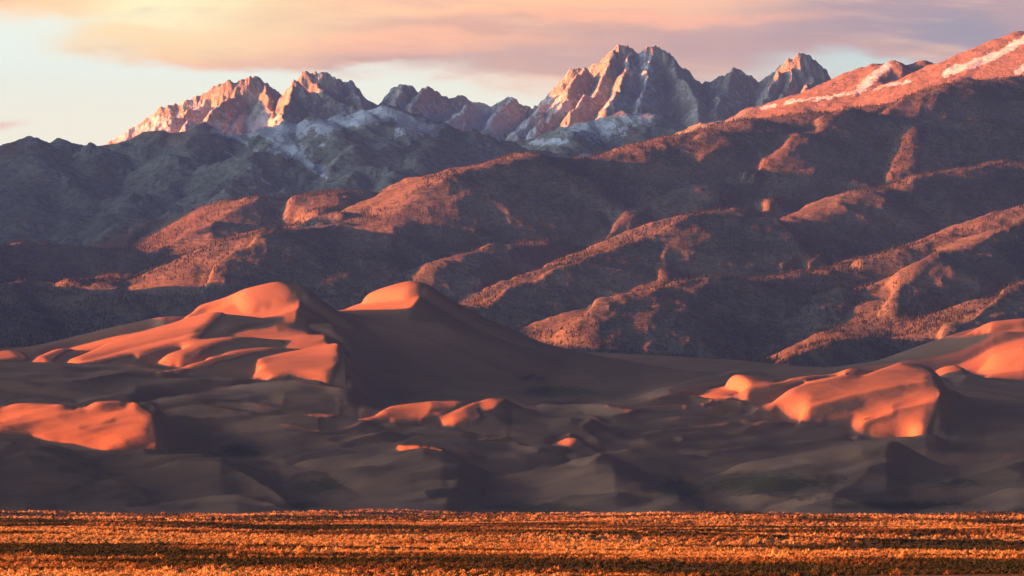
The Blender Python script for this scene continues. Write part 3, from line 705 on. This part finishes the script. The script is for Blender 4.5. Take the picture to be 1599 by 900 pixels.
def mat_leaf(name,stops,trans=.35):
    m=bpy.data.materials.new(name); m.use_nodes=True; t=m.node_tree; t.nodes.clear()
    o=t.nodes.new('ShaderNodeOutputMaterial'); d=t.nodes.new('ShaderNodeBsdfDiffuse'); tr=t.nodes.new('ShaderNodeBsdfTranslucent'); mx=t.nodes.new('ShaderNodeMixShader')
    at=t.nodes.new('ShaderNodeAttribute'); at.attribute_name='tone'
    oi=t.nodes.new('ShaderNodeObjectInfo')
    r=t.nodes.new('ShaderNodeValToRGB'); el=r.color_ramp.elements
    el[0].position=0; el[0].color=(*stops[0],1); el[1].position=1; el[1].color=(*stops[-1],1)
    for i,s in enumerate(stops[1:-1]): e=el.new((i+1)/(len(stops)-1)); e.color=(*s,1)
    v=(G(t,at.outputs['Fac'])+G(t,oi.outputs['Alpha'])*0.)
    t.links.new(v.s,r.inputs[0])
    for q in (d,tr): t.links.new(r.outputs[0],q.inputs[0])
    mx.inputs[0].default_value=trans; t.links.new(d.outputs[0],mx.inputs[1]); t.links.new(tr.outputs[0],mx.inputs[2]); t.links.new(mx.outputs[0],o.inputs[0])
    return m
def spot(U,V,list_):
    r=np.zeros_like(U)
    for u,v,ru,rv,s in list_: r=np.maximum(r,s*np.exp(-((U-u)/ru)**2-((V-v)/rv)**2))
    return r
def strip(U,V,lines):
    r=np.zeros_like(U)
    for P,wd,s in lines:
        for (ax,ay),(bx,by) in zip(P[:-1],P[1:]):
            dx,dy=bx-ax,by-ay; t=np.clip(((U-ax)*dx+(V-ay)*dy)/(dx*dx+dy*dy),0,1)
            r=np.maximum(r,s*np.exp(-((U-ax-t*dx)**2+(V-ay-t*dy)**2)/wd**2))
    return r
# ------------------------------------------------------------------ terrain
us=np.arange(-900,1901,2.)
U,Y,X,H=build_dunes(us,np.arange(3900,7901,4.))
V=vof(H,Y)
me=grid_mesh('sand_dunes',X,Y,H,mat_sand())
vattr(me,'grass',spot(U,V,[(375,705,45,16,.8),(330,712,40,10,.6),(870,612,90,14,.8),(830,590,60,10,.6),(1200,755,160,26,.8),(1060,765,60,20,.8),(1400,790,180,10,.8),(1500,755,100,14,.6),(830,795,120,14,.8),(500,760,70,22,.7),(470,790,60,10,.7),(60,600,80,8,.5),(1130,790,60,8,.5),(30,795,60,5,.5)]))
link('sand_dunes',me,'structure')
Uf,Yf,Xf,Hf=build_foothills(us,np.arange(7600,13201,11.))
me=grid_mesh('foothills',Xf,Yf,Hf,mat_hill())
Vf=vof(Hf,Yf)
rk=spot(Uf,Vf,[(370,400,60,45,.55),(460,310,40,20,.35),(290,365,50,20,.35),(1480,360,130,30,.4),(1230,550,50,20,.5),(1500,480,80,25,.4),(1380,460,60,40,.3),(1000,480,130,40,.3),(1100,350,120,40,.3),(1200,380,60,30,.35),(680,415,60,15,.35),(880,510,40,25,.4)])
vattr(me,'rock',rk); vattr(me,'bare',spot(Uf,Vf,[(600,308,45,16,1.),(660,272,40,16,1.),(690,255,30,10,.9),(570,320,20,8,.9),(1400,272,25,25,.5),(1225,300,35,25,.3),(1100,345,60,20,.4),(1480,345,110,22,.4)]))
link('foothills',me,'structure')
Ur,Yr,Xr,Hr=build_range(us,np.arange(13200,16901,12.))
me=grid_mesh('mountain_range',Xr,Yr,Hr,mat_range())
Vr=vof(Hr,Yr)
vattr(me,'snow',spot(Ur,Vr,[(410,203,70,14,.7),(455,235,50,16,.75),(500,262,28,9,.6),(570,185,60,14,.75),(500,225,30,25,.45),(470,240,40,30,.3),(620,215,60,20,.4),(700,230,60,14,.35),(450,210,60,20,.6),(640,200,70,24,.55),(690,235,50,14,.2),(930,200,70,26,.75),(1000,185,70,14,.7),(860,222,50,8,.7),(400,285,30,5,.2)])+strip(Ur,Vr,[([(1180,172),(1240,158),(1300,151),(1350,141),(1420,127)],5,.6),([(1478,114),(1530,97),(1570,80),(1610,56)],9,.8),([(1343,140),(1365,120),(1384,105)],10,.75),([(1588,114),(1610,98)],6,1.),([(400,198),(440,224),(480,255),(510,278)],5,.7),([(330,205),(370,215),(400,236)],4,.5),([(350,235),(400,270),(430,296)],3,.5),([(590,168),(545,188),(500,200)],11,.7),([(600,168),(640,190),(680,205)],8,.5),([(500,190),(430,200),(360,204)],7,.6)]))
vattr(me,'bare',np.maximum(np.clip((Ur-1120)/80,0,1)*np.clip((230-Vr)/30,0,1)*.9,spot(Ur,Vr,[(270,215,60,12,.8),(325,225,20,20,.5),(12,232,30,12,.9),(985,207,20,12,.7),(800,212,40,10,.5)])))
link('mountain_range',me,'structure')
up=np.arange(-300,1901,1.6)
Up,Yp,Xp,Hp=build_peaks(up,np.arange(18500,20801,7.))
me=grid_mesh('mountain_peaks',Xp,Yp,Hp,mat_peak())
Vp=vof(Hp,Yp)
vattr(me,'snow',spot(Up,Vp,[(1000,130,35,50,.35),(985,160,60,25,.35),(250,205,110,22,.55),(320,175,30,14,.4),(400,195,60,14,.5),(730,190,110,28,.6),(790,195,60,20,.3),(610,165,40,20,.35),(880,165,40,16,.4),(1130,160,60,16,.1),(830,205,30,14,.5)])-spot(Up,Vp,[(960,110,20,30,.3),(1245,120,35,35,.35),(380,140,50,20,.3),(670,148,18,12,.3),(450,165,18,30,.3)])-.05)
link('mountain_peaks',me,'structure')
# ------------------------------------------------------------------ plain
def gz(x,y):
    fa=np.clip((y-300)/400,.35,1)*np.clip((3990-y)/150,0,1)
    z=fbm(x/260,y/190,3,401)*4.2+fbm(x/60,y/45,3,411)*.75
    z=z+np.clip(fbm(x/260+5,y/260,4,421)-.06,0,1)*10*np.clip((y-2300)/900,0,1)
    return z*fa+.35*np.clip((3990-y)/150,0,1)
gu=np.arange(-900,2501,4.); gy=np.concatenate([np.geomspace(60,4050,900),np.geomspace(4100,60000,40)])
GU,GY=np.meshgrid(gu,gy); GX=(GU-UC)*GY/F; GZ=np.where(GY<4000,gz(GX,GY),-.02)-np.where(GY>4100,1.0,0)
# prairie and the sheet below it share one material
gm=mat_ground()
link('prairie',grid_mesh('prairie',GX,GY,GZ,gm),'structure')
link('ground',mesh_from('ground',np.array([(-70000,-9000,-6),(70000,-9000,-6),(70000,90000,-6),(-70000,90000,-6)],float),quads=[(0,1,2,3)],mat=gm),'structure')
# ------------------------------------------------------------------ shrubs
rng=np.random.default_rng(7)
def tuft(nt,w=.5,h=.5,leaf=.16,seed=0,flat=.0):
    """a round bush: many leaf-sized faces spread through a dome"""
    r=np.random.default_rng(seed)
    a=r.uniform(0,2*np.pi,nt); ph=np.arccos(r.uniform(.0,1,nt)); rr=r.uniform(.55,1.05,nt)*(1+.18*np.sin(a*3+seed))
    c=np.stack([np.sin(ph)*np.cos(a)*w*rr,np.sin(ph)*np.sin(a)*w*rr,np.cos(ph)*h*rr+.04],-1)
    nrm=c*np.array([1/w,1/w,1/h])+r.normal(0,.5,(nt,3)); nrm/=np.linalg.norm(nrm,axis=1)[:,None]
    t1=np.cross(nrm,r.normal(0,1,(nt,3))); t1/=np.linalg.norm(t1,axis=1)[:,None]; t2=np.cross(nrm,t1)
    s=leaf*r.uniform(.6,1.3,(nt,1))
    up=np.array([0,0,1.])*s*.5
    v=np.stack([c-t1*s,c+t1*s*.8-t2*s*.5,c+t2*s*1.1+up],1)
    return v.reshape(-1,3),np.arange(nt*3).reshape(-1,3)
leafm=mat_leaf('rabbitbrush_leaves',[(.035,.042,.02),(.07,.06,.025),(.17,.09,.033),(.38,.215,.07),(.50,.34,.13)])
def scatter(protos,x,y,z,s,tone,name):
    """many small copies joined in one mesh (uncountable ground cover)"""
    cos=[];tr=[];to=[];off=0; k=rng.integers(0,len(protos),len(x)); rot=rng.uniform(0,6.283,len(x))
    for j,(pv,pt) in enumerate(protos):
        i=np.where(k==j)[0]
        if len(i)==0: continue
        c,s_=np.cos(rot[i])[:,None],np.sin(rot[i])[:,None]
        vx=(pv[None,:,0]*c-pv[None,:,1]*s_)*s[i][:,None]+x[i][:,None]; vy=(pv[None,:,0]*s_+pv[None,:,1]*c)*s[i][:,None]+y[i][:,None]; vz=pv[None,:,2]*s[i][:,None]+z[i][:,None]
        n=len(pv); cos.append(np.stack([vx,vy,vz],-1).reshape(-1,3))
        tr.append((pt[None]+(np.arange(len(i))*n)[:,None,None]+off).reshape(-1,3)); off+=len(i)*n
        to.append(np.clip(np.repeat(tone[i],n)+rng.normal(0,.07,len(i)*n),0,1))
    me=mesh_from(name,np.concatenate(cos),tris=np.concatenate(tr),mat=leafm,smooth=False); vattr(me,'tone',np.concatenate(to)); return me
def yv(v): return F*CAMZ/(v-V0)
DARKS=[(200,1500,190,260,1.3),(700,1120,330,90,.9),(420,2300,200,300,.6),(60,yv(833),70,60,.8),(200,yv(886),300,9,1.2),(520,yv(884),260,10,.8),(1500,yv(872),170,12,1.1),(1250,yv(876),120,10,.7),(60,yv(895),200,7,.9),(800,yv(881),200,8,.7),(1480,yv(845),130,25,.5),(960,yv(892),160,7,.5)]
def band_tone(x,y):
    b=fbm(x/120+3,y/75,4,501); b2=fbm(x/30,y/24,2,521)
    t=.54+b*2.4+b2*.9
    # dark green brush among the gold; the dark tone also paints shaded swales
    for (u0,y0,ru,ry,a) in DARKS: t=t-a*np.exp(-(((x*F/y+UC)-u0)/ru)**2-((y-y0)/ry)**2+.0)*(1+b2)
    return np.clip(t,0,1)
def plant(n,y0,y1,pw):
    y=(rng.uniform(y0**pw,y1**pw,n))**(1/pw); u=rng.uniform(-120,1720,n); x=(u-UC)*y/F
    return x,y
P_near=[tuft(46,.5,.5,.15,s) for s in range(5)]
P_mid=[tuft(16,.6,.5,.30,20+s) for s in range(4)]
P_far=[tuft(7,.8,.6,.62,40+s) for s in range(4)]
X1=[];
x,y=plant(42000,352,760,2.0); z=gz(x,y); tn=band_tone(x,y)
vis_=np.argsort(y); 
s=rng.uniform(.35,.85,len(x))*(.8+.4*tn)*np.where(rng.uniform(0,1,len(x))<.03,1.7,1)
# the nearest three hundred stand as shrubs of their own
inf=((x*F/y+UC)>4)&((x*F/y+UC)<1595)&((V0-(z+.3-CAMZ)*F/y)<898)
near=[i for i in vis_ if inf[i]][:300]
msk=np.ones(len(x),bool); msk[near]=False
link('low_brush',scatter(P_near,x[msk],y[msk],z[msk],s[msk],tn[msk],'low_brush'),'stuff','dense low golden brush and dark green scrub covering the foreground plain','brush')
x2,y2=plant(64000,740,1700,2.0); link('distant_brush',scatter(P_mid,x2,y2,gz(x2,y2),rng.uniform(.5,1.1,len(x2)),band_tone(x2,y2),'distant_brush'),'stuff','hazy band of golden brush on the far part of the plain before the dunes','brush')
x3,y3=plant(60000,1650,3980,2.0); link('farthest_brush',scatter(P_far,x3,y3,gz(x3,y3),rng.uniform(.7,1.7,len(x3)),band_tone(x3,y3),'farthest_brush'),'stuff','thin line of orange brush at the foot of the dunes','brush')
tones=[.12,.3,.55,.75,.95]
pm=[]
for k,(pv,pt) in enumerate(P_near):
    me=mesh_from('shrub',pv,tris=pt,mat=leafm,smooth=False); vattr(me,'tone',np.clip(tones[k]+rng.normal(0,.07,len(pv)),0,1)); pm.append(me)
for i in near:
    k=int(np.clip(round(float(tn[i])*4.4-.2),0,4)); o=link('shrub',pm[k],None,'small round shrub among the dense brush along the bottom edge of the plain','shrub','shrubs in the foreground brush')
    o.location=(float(x[i]),float(y[i]),float(z[i])); o.rotation_euler=(0,0,float(rng.uniform(0,6.28))); o.scale=(float(s[i]),)*3
# ------------------------------------------------------------------ conifers on the hills
def conifer(seed):
    r=np.random.default_rng(seed); v=[];t=[]
    for k,(z0,z1,w) in enumerate(((.12,.55,.24),(.38,.8,.17),(.62,1.05,.10))):
        n=6; b=len(v); a=r.uniform(0,1)
        for j in range(n):
            q=a+j*2*math.pi/n; ww=w*r.uniform(.7,1.25); v.append((ww*math.cos(q),ww*math.sin(q),z0+r.uniform(-.05,.05)))
        v.append((r.uniform(-.02,.02),0,z1))
        for j in range(n): t.append((b+j,b+(j+1)%n,b+n))
    b=len(v); v+=[(.03,0,-.1),(-.02,.02,-.1),(-.02,-.02,-.1),(0,0,.6)]; t+=[(b,b+1,b+3),(b+1,b+2,b+3),(b+2,b,b+3)]
    return np.array(v),np.array(t)
leafm_b=leafm
leafm=mat_leaf('conifer_needles',[(.018,.024,.013),(.03,.036,.018),(.05,.045,.022),(.085,.06,.028)],.12)
C_=[conifer(s) for s in range(4)]
# candidate points on the foothills
n=110000; j=rng.integers(0,Hf.shape[0]-1,n*3); i=rng.integers(0,Hf.shape[1]-1,n*3)
run=np.minimum.accumulate(Vf,axis=0); visf=(Vf<=run+5)
tx,ty,tz=Xf[j,i],Yf[j,i],Hf[j,i]
den=.5+fbm(tx/300,ty/300,4,601)*1.4-rk[j,i]*.9-spot(Uf[j,i],Vf[j,i],[(620,300,60,25,.9),(1100,350,60,30,.3),(1480,350,120,30,.3)])
ok=visf[j,i]&(rng.uniform(0,1,n*3)<den)&(Vf[j,i]<610)&(Uf[j,i]>-60)&(Uf[j,i]<1660)
idx=np.where(ok)[0][:80000]
jit=lambda m: rng.uniform(-6,6,m)
# crest trees that stand against what lies behind
ridge=(Vf[j,i]<run[j,i]+.4)&ok
nxt=Vf[np.minimum(j+6,Hf.shape[0]-1),i]-Vf[j,i]
cr=np.where(ridge&(nxt>1.5)&(Uf[j,i]>4)&(Uf[j,i]<1595))[0]
cr=cr[np.argsort(ty[cr])][:4000]; cr=rng.choice(cr,min(300,len(cr)),replace=False)
idx=np.setdiff1d(idx,cr)
link('conifer_forest',scatter(C_,tx[idx]+jit(len(idx)),ty[idx],tz[idx],rng.uniform(4,9,len(idx)),rng.uniform(0,1,len(idx)),'conifer_forest'),'stuff','far-off dark conifer woods speckling the brown foothill slopes','forest')
cm=[]
for pv,pt in C_:
    me=mesh_from('conifer',pv,tris=pt,mat=leafm,smooth=False); vattr(me,'tone',rng.uniform(.2,.9)+0*pv[:,0]); cm.append(me)
for q in cr:
    o=link('conifer',cm[int(rng.integers(0,4))],None,'tiny dark conifer standing up along a foothill crest','conifer','conifers along the foothill crests')
    h=float(rng.uniform(7,11)); o.location=(float(tx[q]),float(ty[q]),float(tz[q])); o.scale=(h,h,h); o.rotation_euler=(0,0,float(rng.uniform(0,6.28)))
# ------------------------------------------------------------------ air
def haze():
    x0,x1,y0,y1,z0,z1=-9000,9000,-500,26000,-7,2700
    v=np.array([(x,y,z) for x in (x0,x1) for y in (y0,y1) for z in (z0,z1)],float)
    q=[(0,1,3,2),(4,6,7,5),(0,4,5,1),(2,3,7,6),(0,2,6,4),(1,5,7,3)]
    m=bpy.data.materials.new('haze'); m.use_nodes=True; t=m.node_tree; t.nodes.clear()
    o=t.nodes.new('ShaderNodeOutputMaterial'); p=t.nodes.new('ShaderNodeVolumePrincipled'); t.links.new(p.outputs[0],o.inputs['Volume'])
    p.inputs['Color'].default_value=(.08,.22,.72,1); p.inputs['Density'].default_value=HAZE; p.inputs['Anisotropy'].default_value=.0
    link('haze',mesh_from('haze',v,quads=q,mat=m,smooth=False),'stuff','thin bluish evening haze between the plain and the peaks','haze')
HAZE=2.1e-5
haze()
